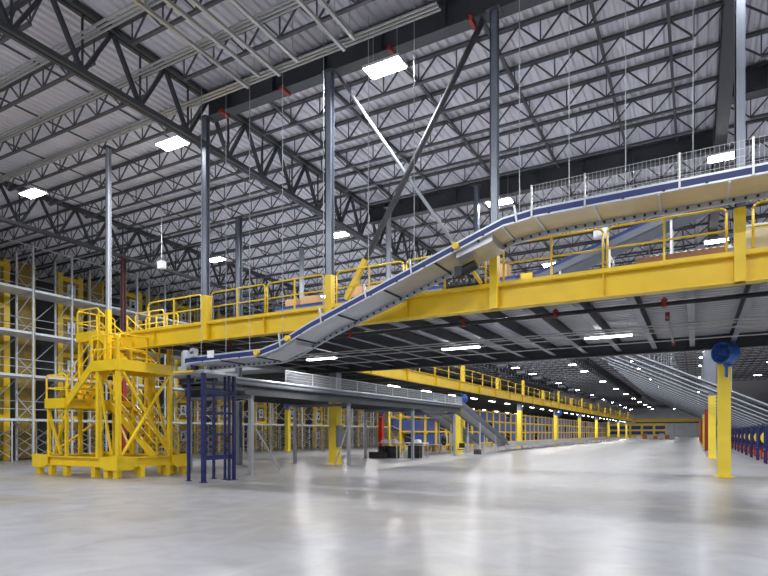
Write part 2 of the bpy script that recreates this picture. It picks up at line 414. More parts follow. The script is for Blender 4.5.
# strip lamps under the mezzanines
sd = bpy.data.lights.new('strip_light', 'AREA'); sd.shape = 'RECTANGLE'; sd.size = 1.5; sd.size_y = 0.16; sd.energy = 150
sl = None
def strip(x, y, z, lab, rz=0):
    global sl
    if sl is None:
        sl = thing('ceiling_strip_lamp', lab, 'lamp', (x, y, z), 'strip lamps under the mezzanines', rz)
        MB().box(-0.76, 0.76, -0.1, 0.1, 0.04, 0.09).build('housing', 'white', sl)
        MB().box(-0.74, 0.74, -0.09, 0.09, 0, 0.04).build('diffuser', 'strip_lamp', sl)
        for xx in (-0.6, 0.6): MB().tube((xx, 0, 0.09), (xx, 0, 0.6), 0.008, 5).build('hanger_wire', 'conduit', sl)
        o = bpy.data.objects.new('strip_light', sd); C.objects.link(o); o.parent = sl; o.location = (0, 0, -0.02)
    else: copy_tree(sl, loc=(x, y, z), label=lab, rz=rz)
strip(-2.6, 20.4, 4.93, 'lit strip lamp under the near mezzanine, one bay from the blue fan')
strip(-7.9, 20.4, 4.93, 'lit strip lamp under the near mezzanine, middle one of three')
strip(-14.4, 20.4, 4.93, 'lit strip lamp under the near mezzanine, behind the incline conveyor foot')
strip(3.4, 20.4, 4.93, 'lit strip lamp under the near mezzanine, beyond the blue fan column')

# handrails
def rail_panel(x0, x1, y, z, label, h=1.05, mids=1, group='yellow guard rail panels', hm=0.52):
    t = thing('guard_rail', label, 'guard rail', (x0, y, z), group)
    L = x1-x0; r = 0.028; c = 0.12
    MB().path([(0, 0, 0), (0, 0, h-c), (c*0.3, 0, h-c*0.3), (c, 0, h), (L-c, 0, h), (L-c*0.3, 0, h-c*0.3), (L, 0, h-c), (L, 0, 0)], r, 8).build('top_rail', 'yellow', t, smooth=True)
    MB().tube((0, 0, h*0.52), (L, 0, h*0.52), r*0.85, 8).build('mid_rail', 'yellow', t, smooth=True)
    for i in range(mids):
        xx = (i+1)*L/(mids+1)
        MB().bar((xx, 0, 0), (xx, 0, h), 0.05).build('post', 'yellow', t)
    return t
n = 0
for xs in ((-18.6, -15.75), (-15.25, -12.75), (-12.65, -10.35), (-9.85, -7.5), (-7.4, -5.0), (-4.5, -2.0), (-1.9, 0.6), (1.1, 3.5), (3.6, 6.0)):
    n += 1
    rail_panel(xs[0], xs[1], YN-0.12, 5.67, f'yellow guard rail panel on the long yellow beam, {nth(n)} counted from the stair tower', 1.07)

# ------------------------------------------------------------------ things on the mezzanine
def conveyor_strip(name, label, pts, y0, y1, legs=(), rail='blue', belly='grey_panel', z_floor=ZD, loc=(0, 0, 0)):
    """a belt conveyor whose belt follows pts (x, z) and which spans y0..y1"""
    t = thing(name, label, 'conveyor', loc)
    def ribbon(dz0, dz1, ya, yb):
        mb = MB()
        for (xa, za), (xb, zb) in zip(pts, pts[1:]):
            mb.hexa([(xa, ya, za+dz0), (xb, ya, zb+dz0), (xb, yb, zb+dz0), (xa, yb, za+dz0), (xa, ya, za+dz1), (xb, ya, zb+dz1), (xb, yb, zb+dz1), (xa, yb, za+dz1)])
        return mb
    ribbon(-0.02, 0.0, y0+0.06, y1-0.06).build('belt', 'rubber', t)
    ribbon(-0.22, -0.1, y0+0.06, y1-0.06).build('belly_pan', belly, t)
    ribbon(-0.2, 0.0, y0, y0+0.05).build('side_panel', 'mid_grey', t)
    ribbon(0.0, 0.1, y0, y0+0.05).build('side_rail', rail, t)
    ribbon(-0.16, 0.1, y1-0.05, y1).build('side_rail', rail, t)
    for x in legs:
        z = None
        for (xa, za), (xb, zb) in zip(pts, pts[1:]):
            if min(xa, xb) <= x <= max(xa, xb): z = za+(zb-za)*(x-xa)/(xb-xa)
        MB().bar((x, y0+0.05, z_floor), (x, y0+0.05, z-0.16), 0.06).bar((x, y1-0.05, z_floor), (x, y1-0.05, z-0.16), 0.06).bar((x, y0+0.05, z-0.4), (x, y1-0.05, z-0.4), 0.05).build('leg', 'white', t)
    return t
conveyor_strip('belt_conveyor', 'level blue-railed belt conveyor on the mezzanine carrying cardboard boxes', [(-14.6, 6.55), (-4.95, 6.55)], 17.5, 18.5, (-14.2, -11.5, -8.6, -6))
cv = conveyor_strip('belt_conveyor', 'dark inclined belt conveyor on the mezzanine, rising behind the guard rail', [(-4.85, 6.55), (-4.2, 6.6), (-0.6, 7.8), (2.5, 8.85)], 17.5, 18.5, (-3.6, -2.2, -0.6, 1.0), belly='mid_grey')
MB().box(-4.75, -4.4, 17.36, 17.48, 6.43, 6.63).build('stop_button', 'yellow', cv)
MB().box(-2.6, -2.2, 17.25, 17.48, 7.35, 7.6).tube((-2.4, 17.3, 7.42), (-2.4, 17.05, 7.42), 0.1, 10).build('drive_motor', 'white', cv)
t = conveyor_strip('roller_conveyor', 'pale level roller conveyor behind the long brown carton', [(-1.3, 7.35), (5.5, 7.35)], 20.2, 21.0, (-1.0, 1.2, 3.5), 'white')
for i in range(34): MB().tube((-1.2+i*0.2, 20.2, 7.42), (-1.2+i*0.2, 21.0, 7.42), 0.05, 8).build('roller', 'galvanised', t)
def carton(x, y, z, w, d, h, label, m='cardboard', name='cardboard_box', cat='box', group=None):
    t = thing(name, label, cat, (x, y, z), group)
    MB().box(-w/2, w/2, -d/2, d/2, 0, h).build('carton', m, t)
    MB().box(-w/2-0.002, w/2+0.002, -0.03, 0.03, h-0.1, h+0.003).build('tape', 'wood', t)
for x, w, h, ph in ((-14.0, 0.55, 0.42, 'first after the conveyor start'), (-13.15, 0.75, 0.45, 'second after the conveyor start'), (-11.05, 0.62, 0.55, 'just past the yellow brace foot'), (-10.2, 0.6, 0.5, 'beside the brace column'), (-5.55, 0.5, 0.6, 'behind the conveyor drive housing')):
    carton(x, 18.0, 6.56, w, 0.5, h, f'tan cardboard box on the level mezzanine conveyor, {ph}')
carton(-0.35, 16.2, ZD, 2.0, 0.5, 0.36, 'long flat brown carton lying on the mezzanine behind the guard rail', 'brown_board')
t = thing('crate', 'beige crate on the mezzanine beside the end column', 'crate', (1.75, 16.4, 5.83))
MB().box(-0.85, 0.85, -0.45, 0.45, 0.12, 0.78).build('crate_body', 'beige', t)
for x in (-0.75, 0, 0.75): MB().box(x-0.06, x+0.06, -0.44, 0.44, 0, 0.12).build('skid', 'wood', t)
MB().box(-0.87, 0.87, -0.47, 0.47, 0.78, 0.82).build('lid', 'white', t)
t = thing('motor_tray', 'low black tray with ribs resting on the yellow beam behind the drive housing', 'tray', (-5.75, 15.55, 5.83))
MB().box(-0.75, 0.6, -0.22, 0.22, 0.0, 0.14).build('tray', 'black', t)
mb = MB()
for i in range(7): mb.box(-0.7+i*0.19, -0.62+i*0.19, -0.24, 0.24, 0.14, 0.26)
mb.build('rib', 'rubber', t)
# dark rack frames behind on the mezzanine
for i in range(3):
    t = thing('storage_shelving', f'dark storage shelving on the mezzanine behind the pale roller conveyor, {nth(i+1)} from the crate', 'frame', (0.9-2.0*i, 23.2, 5.83))
    for x in (-0.95, 0.95): MB().bar((x, 0, 0), (x, 0, 2.1), 0.07).bar((x, 0.9, 0), (x, 0.9, 2.1), 0.07).build('upright', 'girder_steel', t)
    for z in (0.3, 0.9, 1.5, 2.05): MB().box(-0.95, 0.95, -0.03, 0.93, z-0.05, z).build('shelf', 'girder_steel', t)
    MB().bar((-0.95, 0, 0.1), (0.95, 0, 2.0), 0.03).bar((0.95, 0, 0.1), (-0.95, 0, 2.0), 0.03).build('cross_brace', 'girder_steel', t)

# ------------------------------------------------------------------ the great incline conveyor
def main_conveyor():
    t = thing('incline_conveyor', 'long blue-railed incline conveyor climbing in front of the yellow beam', 'conveyor')
    ya, yb = 13.4, 14.5
    P = [(-15.05, 4.05), (-11.75, 4.1), (-11.1, 4.25), (-9.87, 4.76), (-6.91, 5.78), (-4.7, 6.54), (-4.1, 6.74), (-3.3, 6.83), (-1.88, 6.84), (9, 6.87)]
    def at(x):
        for (xa, za), (xb, zb) in zip(P, P[1:]):
            if xa <= x <= xb: return za+(zb-za)*(x-xa)/(xb-xa)
    def seg(pts, y0, y1, d0, d1, mb=None):
        mb = mb or MB()
        for (xa, za), (xb, zb) in zip(pts, pts[1:]):
            mb.hexa([(xa, y0, za+d0), (xb, y0, zb+d0), (xb, y1, zb+d0), (xa, y1, za+d0), (xa, y0, za+d1), (xb, y0, zb+d1), (xb, y1, zb+d1), (xa, y1, za+d1)])
        return mb
    def sub(x0, x1):
        return [(x0, at(x0))] + [p for p in P if x0 < p[0] < x1] + [(x1, at(x1))]
    seg(P, ya+0.06, yb-0.06, 0.16, 0.19).build('belt', 'rubber', t)
    # belly panels, each with its own joint
    edges = [-15.05, -13.4, -11.9, -10.4, -8.9, -7.4, -5.9, -4.75, -4.1, -3.3, -2.0, -0.7, 0.6, 1.9, 3.2, 4.5, 6, 7.5, 9]
    for a, b in zip(edges, edges[1:]):
        seg(sub(a+0.012, b-0.012), ya+0.05, yb-0.08, -0.03, 0.0).build('belly_panel', 'beige' if a >= -4.8 else 'grey_panel', t)
    for e in edges[1:-1]:
        z = at(e); MB().box(e-0.025, e+0.025, ya+0.02, yb-0.03, z-0.06, z+0.02).build('joint_strap', 'galvanised' if e > -4.5 else 'rubber', t)
    seg(P, ya, ya+0.05, 0.01, 0.15).build('side_rail', 'blue', t)
    seg(P, ya+0.01, ya+0.04, 0.15, 0.2).build('side_lip', 'galvanised', t)
    seg(P, ya-0.01, ya+0.05, -0.03, 0.01).build('side_lip', 'galvanised', t)
    seg(P, yb-0.06, yb, -0.14, 0.2).build('far_rail', 'galvanised', t)
    x = -14.9; r0 = None
    while x < 4:
        if r0 is None: r0 = MB().tube((0, yb-0.1, 0), (0, yb-0.05, 0), 0.03, 6).build('roller', 'rubber', t, (x, 0, at(x)-0.08))
        else:
            r1 = r0.copy(); C.objects.link(r1); r1.location = (x, 0, at(x)-0.08)
        x += 0.22
    mb = MB(); x = -15
    while x < 8.8:
        mb.box(x-0.03, x+0.03, ya-0.02, ya, at(x)-0.01, at(x)+0.04); x += 0.8
    mb.build('rail_clip', 'black', t)
    # drive housing under the belly, before the level part
    x0, x1 = -5.35, -4.4
    z0, z1 = at(x0), at(x1)
    MB().hexa([(x0, ya+0.1, z0-0.16), (x1, ya+0.1, z1-0.2), (x1, yb-0.1, z1-0.24), (x0, yb-0.1, z0-0.24), (x0, ya+0.1, z0-0.03), (x1, ya+0.1, z1-0.03), (x1, yb-0.1, z1-0.03), (x0, yb-0.1, z0-0.03)]).build('drive_housing', 'grey_panel', t)
    MB().tube((-5.45, 13.9, 5.88), (-4.95, 13.9, 6.05), 0.13, 12).box(-5.5, -5.3, 13.75, 14.1, 5.78, 6.02).build('drive_motor', 'black', t)
    # low take-up housing at the foot of the incline
    x0, x1 = -11.6, -10.5
    z0, z1 = at(x0), at(x1)
    MB().hexa([(x0, ya+0.12, z0-0.12), (x1, ya+0.12, z1-0.14), (x1, yb-0.1, z1-0.14), (x0, yb-0.1, z0-0.12), (x0, ya+0.12, z0-0.03), (x1, ya+0.12, z1-0.03), (x1, yb-0.1, z1-0.03), (x0, yb-0.1, z0-0.03)]).build('take_up_housing', 'grey_panel', t)
    for x in (-11.85, -10.65, -5.3):
        z = at(x)+0.08; MB().tube((x, ya-0.12, z), (x, ya, z), 0.085, 16).build('stop_button', 'yellow', t)
    # clear mesh guard standing on the level run
    mb = MB(); xs = -1.9
    g0, g1 = -3.4, 9.0
    x = g0
    while x <= g1:
        mb.bar((x, ya+0.02, at(x)+0.2), (x, ya+0.02, at(x)+0.74), 0.005); x += 0.085
    for dz in (0.28, 0.43, 0.58, 0.74): mb.bar((g0, ya+0.02, at(g0)+dz), (g1, ya+0.02, at(g1)+dz), 0.006)
    mb.build('mesh_guard', 'mesh_guard', t)
    for x in (-3.4, -2.2, -0.3, 1.0, 2.5, 4.5):
        MB().box(x-0.02, x+0.02, ya-0.03, ya, at(x)-0.02, at(x)+0.74).build('guard_post', 'conduit', t)
    # brackets and hanger rods up to the roof
    for x in (-14.3, -13.2, -12.2, -10.9, -9.4, -7.9, -6.5, -3.7, -2.55, -1.35, -0.05, 1.4, 3.0, 5.0):
        MB().tube((x, ya+0.02, at(x)+0.1), (x, ya+0.02, 13.18 if x > -7 else (12.0 if False else 13.18)), 0.01, 5).build('hanger_rod', 'chute_grey', t)
    for x in (-10.9, -9.4, -7.9, -6.5, -3.7):
        MB().bar((x-0.05, ya-0.01, at(x)-0.05), (x-0.12, ya-0.01, at(x)+0.38), 0.06, 0.04).build('bracket', 'galvanised', t)
    # head of the level foot: motor and gear
    MB().box(-14.75, -14.5, 13.3, 13.45, 4.22, 4.4).tube((-14.62, 13.3, 4.42), (-14.62, 13.5, 4.42), 0.1, 12).build('gear_motor', 'galvanised', t)
    MB().box(-13.95, -13.7, 13.34, 13.4, 4.15, 4.38).build('control_box', 'white', t)
main_conveyor()

# ------------------------------------------------------------------ navy lift frame
t = thing('lift_stand', 'navy steel lift stand standing below the foot of the incline conveyor', 'lift frame', (-15.2, 14.6, 0))
for (x, y, w) in ((-0.5, -0.45, 0.09), (0.5, -0.7, 0.13), (0.5, 0.5, 0.08), (0.5, 0.74, 0.1), (-0.5, 0.74, 0.08), (0.2, 0.6, 0.07)):
    MB().box(x-w/2, x+w/2, y-w/2, y+w/2, 0.02, 3.75).box(x-w/2-0.04, x+w/2+0.04, y-w/2-0.04, y+w/2+0.04, 0, 0.02).build('post', 'navy', t)
for z in (0.85, 1.65, 2.4, 3.12):
    h = 0.08 if z in (0.85, 3.12) else 0.035
    MB().box(0.46, 0.54, -0.7, 0.72, z-h, z+h).box(-0.5, 0.5, 0.68, 0.74, z-h/2, z+h/2).build('cross_bar', 'navy', t)
MB().box(-0.62, 0.62, -0.8, 0.82, 3.75, 3.85).build('top_plate', 'galvanised', t)
MB().box(-0.7, 0.25, -0.95, -0.75, 3.78, 3.84).build('edge_plate', 'yellow', t)
MB().tube((-0.3, -0.75, 3.95), (-0.3, -0.75, 4.5), 0.15, 14).tube((-0.3, -0.75, 4.5), (-0.3, -0.75, 4.56), 0.11, 14).box(-0.5, -0.1, -0.92, -0.6, 3.85, 4.0).build('lift_motor', 'galvanised', t, smooth=False)
MB().box(-0.14, 0.06, -0.7, -0.5, 3.85, 4.45).build('motor_bracket', 'navy', t)
MB().tube((0.48, 0.35, 1.5), (0.58, 0.35, 1.5), 0.09, 12).build('hand_wheel', 'black', t)

# ------------------------------------------------------------------ raised conveyor line running away below the mezzanine
def lane(name, label, xa, xb, y0, y1, z, guard=False):
    t = thing(name, label, 'conveyor', (xa, y0, z)); w = xb-xa; L = y1-y0
    MB().box(0, w, 0, L, -0.2, -0.14).build('belly_pan', 'girder_steel', t)
    MB().box(0.06, w-0.06, 0, L, -0.06, -0.03).build('belt', 'rubber', t)
    MB().box(0, 0.05, 0, L, -0.14, 0.08).box(w-0.05, w, 0, L, -0.14, 0.08).build('side_rail', 'mid_grey', t)
    MB().tube((w+0.03, 0, 0.04), (w+0.03, L, 0.04), 0.05, 8).build('guide_tube', 'galvanised', t)
    if guard:
        g = MB()
        y = 4.0
        while y < L: g.bar((w, y, 0.1), (w, y, 0.62), 0.01); y += 0.07
        for zz in (0.25, 0.38, 0.5): g.bar((w, 4.0, zz), (w, L, zz), 0.01)
        g.build('mesh_guard', 'mesh_guard', t)
        f = MB().bar((w, 4.0, 0.62), (w, L, 0.62), 0.04)
        y = 4.0
        while y < L: f.bar((w, y, 0.1), (w, y, 0.62), 0.04); y += 2.0
        f.build('guard_frame', 'galvanised', t)
    b = MB().box(0.2, 0.75, L-4.2, L-3.6, 0.0, 0.35); b.build('drive_box', 'fan_blue', t)
    return t
lane('raised_conveyor', 'raised grey conveyor on posts with mesh side guard, running away below the mezzanine', -17.0, -15.75, 15.6, 41.0, 3.82, True)
lane('raised_conveyor', 'raised grey conveyor on posts, the rear one beside the racks', -19.4, -18.2, 17.1, 41.0, 3.82)
for i, y in enumerate((17.5, 24.9, 32.5, 39.6)):
    t = thing('conveyor_trestle', f'grey post trestle under the raised conveyors, {nth(i+1)} behind the navy lift stand', 'conveyor support', (-17.6, y, 0), 'trestles under the raised conveyors')
    for x in (-1.75, 1.75): MB().box(x-0.075, x+0.075, -0.075, 0.075, 0.02, 3.1).box(x-0.2, x+0.2, -0.15, 0.15, 0, 0.02).build('post', 'chute_grey', t)
    MB().box(-1.85, 1.85, -0.09, 0.09, 3.1, 3.24).build('cross_beam', 'mid_grey', t)
    if i in (0, 1):
        MB().bar((1.75, 0.0, 2.2), (1.75, 1.9-3.2*(i == 1), 0.05), 0.05).build('diagonal_brace', 'chute_grey', t)
    MB().bar((-1.75, 0, 2.6), (0.2, 0, 0.7) if i == 1 else (1.75, 0, 3.1), 0.04).build('cross_brace', 'chute_grey', t)
for x in (-19.3, -15.9):
    tag(MB().ibeam('y', 17.2, 41, x, 3.25, 3.6, 0.14).build('conveyor_beam', 'girder_steel'), 'grey bearer beam under the raised conveyors, ' + ('on the rack side' if x < -17 else 'on the open floor side'), 'beam')
def chute(x0, x1, y0, z0, y1, z1, label):
    t = thing('descending_conveyor', label, 'conveyor'); w = 0.05
    def slab(xa, xb, d0, d1): return MB().hexa([(xa, y0, z0+d0), (xb, y0, z0+d0), (xb, y1, z1+d0), (xa, y1, z1+d0), (xa, y0, z0+d1), (xb, y0, z0+d1), (xb, y1, z1+d1), (xa, y1, z1+d1)])
    slab(x0, x1, -0.1, -0.04).build('belly_pan', 'chute_grey', t)
    slab(x0+w, x1-w, 0, 0.03).build('belt', 'rubber', t)
    slab(x0, x0+w, -0.2, 0.3).build('side_wall', 'mid_grey', t); slab(x1-w, x1, -0.2, 0.3).build('side_wall', 'mid_grey', t)
    for f in (0.35, 0.7, 0.97):
        y = y0+(y1-y0)*f; z = z0+(z1-z0)*f
        MB().bar((x0+0.05, y, 0), (x0+0.05, y, z-0.1), 0.08).bar((x1-0.05, y, 0), (x1-0.05, y, z-0.1), 0.08).build('leg', 'rack_grey', t)
chute(-16.9, -15.75, 41.05, 3.85, 53.0, 0.75, 'grey conveyor descending to the floor conveyor beside the yellow column')
chute(-19.4, -18.2, 41.05, 3.75, 52.0, 0.75, 'grey conveyor descending behind the other, on the rack side')
t = thing('floor_conveyor', 'long low dark conveyor on the floor under the edge of the far mezzanine', 'conveyor', (-16.3, 53.3, 0))
MB().box(-0.55, 0.55, 0, 88, 0.55, 0.6).build('belt', 'rubber', t)
MB().box(-0.65, -0.57, 0, 88, 0.42, 0.78).box(0.57, 0.65, 0, 88, 0.42, 0.78).build('side_rail', 'soffit_metal', t)
for i in range(23):
    MB().bar((-0.6, 0.3+4*i-0.2*(i == 22), 0), (-0.6, 0.3+4*i-0.2*(i == 22), 0.45), 0.07).bar((0.6, 0.3+4*i-0.2*(i == 22), 0), (0.6, 0.3+4*i-0.2*(i == 22), 0.45), 0.07).build('leg', 'rack_grey', t)

# ------------------------------------------------------------------ mezzanine columns, fans
def base_column(x, y, paint, label, hp=4.2, top=5.05, w=0.44):
    t = thing('mezzanine_column', label, 'column', (x, y, 0))
    MB().box(-w/2, w/2, -w/2, w/2, 0.02, hp).build('painted_shaft', paint, t)
    MB().box(-w/2+0.005, w/2-0.005, -w/2+0.005, w/2-0.005, hp, top).build('bare_shaft', 'column_steel', t)
    MB().box(-0.35, 0.35, -0.35, 0.35, 0, 0.02).build('base_plate', paint, t)
    return t
fan0 = None
def fan(x, y, z, rz, label):
    global fan0
    if fan0 is None:
        fan0 = thing('drum_fan', label, 'fan', (x, y, z), 'blue drum fans on the columns', rz); fan0.scale = (0.8, 0.9, 0.8)
        n = 28; mb = MB()
        for r0, r1, ya, yb in ((0.5, 0.5, -0.28, 0.28),):
            for i in range(n):
                a, b = 2*pi*i/n, 2*pi*(i+1)/n
                for (ri, ro) in ((0.46, 0.5),):
                    mb.hexa([(ri*cos(a), ya, ri*sin(a)), (ro*cos(a), ya, ro*sin(a)), (ro*cos(b), ya, ro*sin(b)), (ri*cos(b), ya, ri*sin(b)),
                             (ri*cos(a), yb, ri*sin(a)), (ro*cos(a), yb, ro*sin(a)), (ro*cos(b), yb, ro*sin(b)), (ri*cos(b), yb, ri*sin(b))])
        mb.build('drum', 'fan_blue', fan0)
        bl = MB()
        for i in range(5):
            a = 2*pi*i/5
            bl.hexa([(0.1*cos(a-.3), 0.0, 0.1*sin(a-.3)), (0.44*cos(a-.35), -0.03, 0.44*sin(a-.35)), (0.44*cos(a-.35), -0.01, 0.44*sin(a-.35)), (0.1*cos(a-.3), 0.02, 0.1*sin(a-.3)),
                     (0.1*cos(a+.3), 0.1, 0.1*sin(a+.3)), (0.44*cos(a+.35), 0.12, 0.44*sin(a+.35)), (0.44*cos(a+.35), 0.14, 0.44*sin(a+.35)), (0.1*cos(a+.3), 0.12, 0.1*sin(a+.3))])
        bl.build('blade', 'fan_blue', fan0)
        MB().tube((0, -0.1, 0), (0, 0.3, 0), 0.13, 14).build('motor', 'fan_blue', fan0)
        g = MB()
        for rr in (0.12, 0.22, 0.32, 0.42, 0.5):
            for i in range(20):
                a, b = 2*pi*i/20, 2*pi*(i+1)/20
                g.bar((rr*cos(a), -0.29, rr*sin(a)), (rr*cos(b), -0.29, rr*sin(b)), 0.012)
        for i in range(8):
            a = 2*pi*i/8; g.bar((0, -0.29, 0), (0.5*cos(a), -0.29, 0.5*sin(a)), 0.012)
        g.build('guard', 'fan_blue', fan0)
        MB().bar((0, 0.05, -0.5), (0, 0.05, -1.15), 0.12, 0.06).box(-0.1, 0.1, 0.0, 0.3, -0.62, -0.5).build('mount_arm', 'fan_blue', fan0)
    else: copy_tree(fan0, loc=(x, y, z), label=label, rz=rz)
base_column(0.95, YF-0.05, 'column_yellow', 'tall lemon-yellow column standing alone under the big blue fan', 4.35, 4.9)
fan(0.98, 24.9, 4.72, R(-38), 'big blue drum fan on top of the lone lemon-yellow column')
for y, p, ph in ((44, 'column_yellow', 'yellow column just behind the lone lemon-yellow column'), (62.5, 'dark_red', 'dark red column behind the second yellow column'), (81, 'column_yellow', 'small yellow column behind the dark red column'),
             (99.5, 'dark_red', 'distant dark red column, second of the red ones in the row'), (118, 'dark_red', 'distant dark red column, third of the red ones in the row'), (136, 'orange', 'distant orange column in the row'), (154.5, 'orange', 'distant orange column, last but one in the row'), (173, 'dark_red', 'distant dark red column at the end of the row')):
    base_column(0.95, y, p, ph, 4.2 if y < 50 else 4.0, 13.1)
c = base_column(-17.2, YF+0.15, 'column_yellow', 'stout yellow column with a grey box, under the raised conveyors', 3.55, 4.95, 0.5)
MB().box(0.28, 0.45, -0.35, 0.1, 0.95, 2.1).build('electrical_box', 'column_steel', c)
MB().box(-0.32, -0.26, -0.12, 0.12, 0, 0.9).build('corner_guard', 'wood', c)
for i, y in enumerate((44, 62.5, 81, 99.5, 118, 136, 154.5, 173)):
    base_column(-17.2, y, 'column_yellow', f'yellow column under the edge of the far mezzanine, {nth(i+1)} along that edge', 4.2, 5.0, 0.48)
fan(-16.75, 43.6, 4.5, R(-30), 'blue drum fan on the first column under the far mezzanine edge')
fan(-16.75, 80.6, 4.5, R(-30), 'small blue drum fan further along the far mezzanine edge')
base_column(-33.9, 42.5, 'column_yellow', 'thin yellow column in front of the grey racks, carrying a blue fan', 3.9, 13.1, 0.4)
fan(-33.5, 42.0, 4.65, R(-30), 'blue drum fan on the yellow column before the grey racks')
base_column(-33.7, 60.3, 'red', 'bright red column in front of the far grey racks', 3.9, 13.1, 0.5)
fan(-33.2, 59.7, 4.6, R(-30), 'blue drum fan on the bright red column')

# ------------------------------------------------------------------ far mezzanine
t = thing('far_mezzanine_beam', 'long yellow edge beam of the far mezzanine, running away to the far wall', 'beam', (-16.5, 26.3, ZS))
MB().box(-0.16, 0.16, 0, 164, 0, 0.035).build('bottom_flange', 'yellow', t)
MB().box(-0.16, 0.16, 0, 164, 0.715, 0.75).build('top_flange', 'yellow', t)
MB().box(-0.015, 0.015, 0, 164, 0.035, 0.715).build('web', 'yellow', t)
for i in range(35): MB().box(0.015, 0.15, 4.65*i+1.9, 4.65*i+1.93, 0.035, 0.715).build('stiffener', 'yellow', t)
struct(MB().box(-32, -16.68, 26.3, 190.3, 5.55, 5.83).build('far_mezzanine_floor', 'soffit_metal'), 'floor slab of the far mezzanine')
for i in range(60):
    y = 28+2.7*i
    tag(MB().ibeam('x', -32, -17.1, y, 5.1, 5.5, 0.18).build('floor_beam', 'girder_steel'), f'dark cross joist under the far mezzanine, {nth(i+1)} from the near end', 'floor joist', 'cross joists under the far mezzanine')
for i in range(28):
    strip(-18.4, 34.75+5.4*i, 4.93, f'lit strip lamp under the far mezzanine edge, {nth(i+1)} along the row', R(90))
    if i < 12: strip(-26.5, 34.75+5.4*i, 4.93, f'lit strip lamp under the far mezzanine, {nth(i+1)} in the row by the racks', R(90))
fr = None
for i in range(31):
    y = 27.2+5.2*i
    lab = f'yellow guard rail along the far mezzanine edge, {nth(i+1)} panel along'
    if fr is None:
        fr = rail_panel(0, 5.0, 0, 0, lab, 1.05, 1, 'guard rails of the far mezzanine'); fr.location = (-16.5, y, ZD); fr.rotation_euler.z = R(90)
    else: copy_tree(fr, loc=(-16.5, y, ZD), label=lab)
pp = None
for i, y in enumerate((44, 53.2, 62.5, 71.7, 81, 90, 99.5, 109, 118, 127, 136, 145, 154, 163, 173)):
    lab = f'stub yellow post standing on the far mezzanine edge, {nth(i+1)} along'
    h = 1.7 if i % 2 == 0 else 1.2
    tag(MB().box(-16.95, -16.7, y-0.15, y+0.15, ZD, ZD+h).build('stub_post', 'yellow'), lab, 'post', 'stub posts on the far mezzanine')
t = thing('cross_beam', 'yellow beam crossing the far end of the hall above the pale door', 'beam', (-16.3, 190.6, ZS))
MB().ibeam('x', 0, 17.5, 0, 0, 0.9, 0.4).build('beam', 'yellow', t)
MB().box(0, 17.5, -0.22, -0.18, -0.45, -0.02).build('fascia', 'girder_steel', t)

# ------------------------------------------------------------------ shelving with blue bins under the far mezzanine
sh = None; bn = None; nbin = 0
BL = 2.75
for i in range(50):
    y = 46.5+BL*i
    lab = f'yellow pallet shelving bay under the far mezzanine, {nth(i+1)} along from the raised conveyor end'
    if sh is None:
        sh = thing('pallet_shelving', lab, 'shelving', (-24, y, 0), 'yellow shelving bays')
        for yy in (0.14, BL-0.14):
            MB().box(-0.06, 0.06, yy-0.11, yy+0.11, 0, 4.7).box(-1.16, -1.04, yy-0.11, yy+0.11, 0, 4.7).build('upright', 'yellow', sh)
            b = MB()
            for k in range(5): b.bar((0, yy, 0.2+k*0.9), (-1.1, yy, 0.65+k*0.9), 0.035)
            b.build('upright_brace', 'yellow', sh)
        for z in (0.45, 1.85, 3.25, 4.5):
            MB().box(-0.05, 0.05, 0.25, BL-0.25, z-0.08, z+0.06).box(-1.15, -1.05, 0.25, BL-0.25, z-0.08, z+0.06).build('shelf_beam', 'yellow', sh)
    else: copy_tree(sh, loc=(-24, y, 0), label=lab)
    for lv, z in enumerate((0.515, 1.915, 3.315)):
        for s in (0,):
            if (i*7+lv*3) % 6 == 0 or i % 9 in (5, 6): continue
            nbin += 1
            lab = f'blue bin on the {("lowest","middle","top")[lv]} shelf of the {nth(i+1)} yellow bay'
            if bn is None:
                bn = thing('storage_bin', lab, 'bin', (-24.6, y+0.275, z), 'blue bins on the yellow shelving')
                MB().box(-0.5, 0.6, 0, 2.2, 0, 0.05).box(-0.5, -0.45, 0, 2.2, 0.05, 1.05).box(0.55, 0.6, 0, 2.2, 0.05, 1.05).box(-0.45, 0.55, 0, 0.05, 0.05, 1.05).box(-0.45, 0.55, 2.15, 2.2, 0.05, 1.05).build('bin_body', 'bin_blue', bn)
                MB().box(-0.53, 0.63, -0.02, 2.22, 1.05, 1.1).build('rim', 'navy', bn)
            else: copy_tree(bn, loc=(-24.6, y+0.275, z), label=lab)
# end-wall shelving
t0 = None
for i in range(6):
    lab = f'distant yellow shelving bay with blue panels, {nth(i+1)} from the pale door'
    if t0 is None:
        t0 = thing('end_shelving', lab, 'shelving', (-12.0, 205, 0), 'end shelving bays')
        for x in (0.1, 3.4): MB().box(x-0.15, x+0.15, -0.1, 0.1, 0, 5).build('upright', 'yellow', t0)
        for z in (0.9, 2.6, 4.4): MB().box(0.25, 3.25, -0.1, 0.1, z-0.3, z+0.3).build('shelf_beam', 'yellow', t0)
        for z in (1.2, 2.9): MB().box(0.3, 3.2, 0.15, 1.2, z, z+1.15).build('panel', 'bin_blue', t0)
    else: copy_tree(t0, loc=(-12.0-3.6*i, 205, 0), label=lab)
for i in range(7):
    x = -13.5+1.35*i
    t = thing('pallet_load', f'distant brown pallet load on the floor near the pale door, {nth(i+1)} from the yellow shelving', 'pallet', (x, 168+1.5*(i % 3), 0), 'pallet loads at the far end')
    MB().box(-0.6, 0.6, -0.5, 0.5, 0, 0.15).build('pallet', 'wood', t)
    MB().box(-0.55, 0.5, -0.45, 0.45, 0.15, 0.9+0.35*((i*5) % 3)).build('goods', 'brown_board' if i % 2 else 'soffit_metal', t)

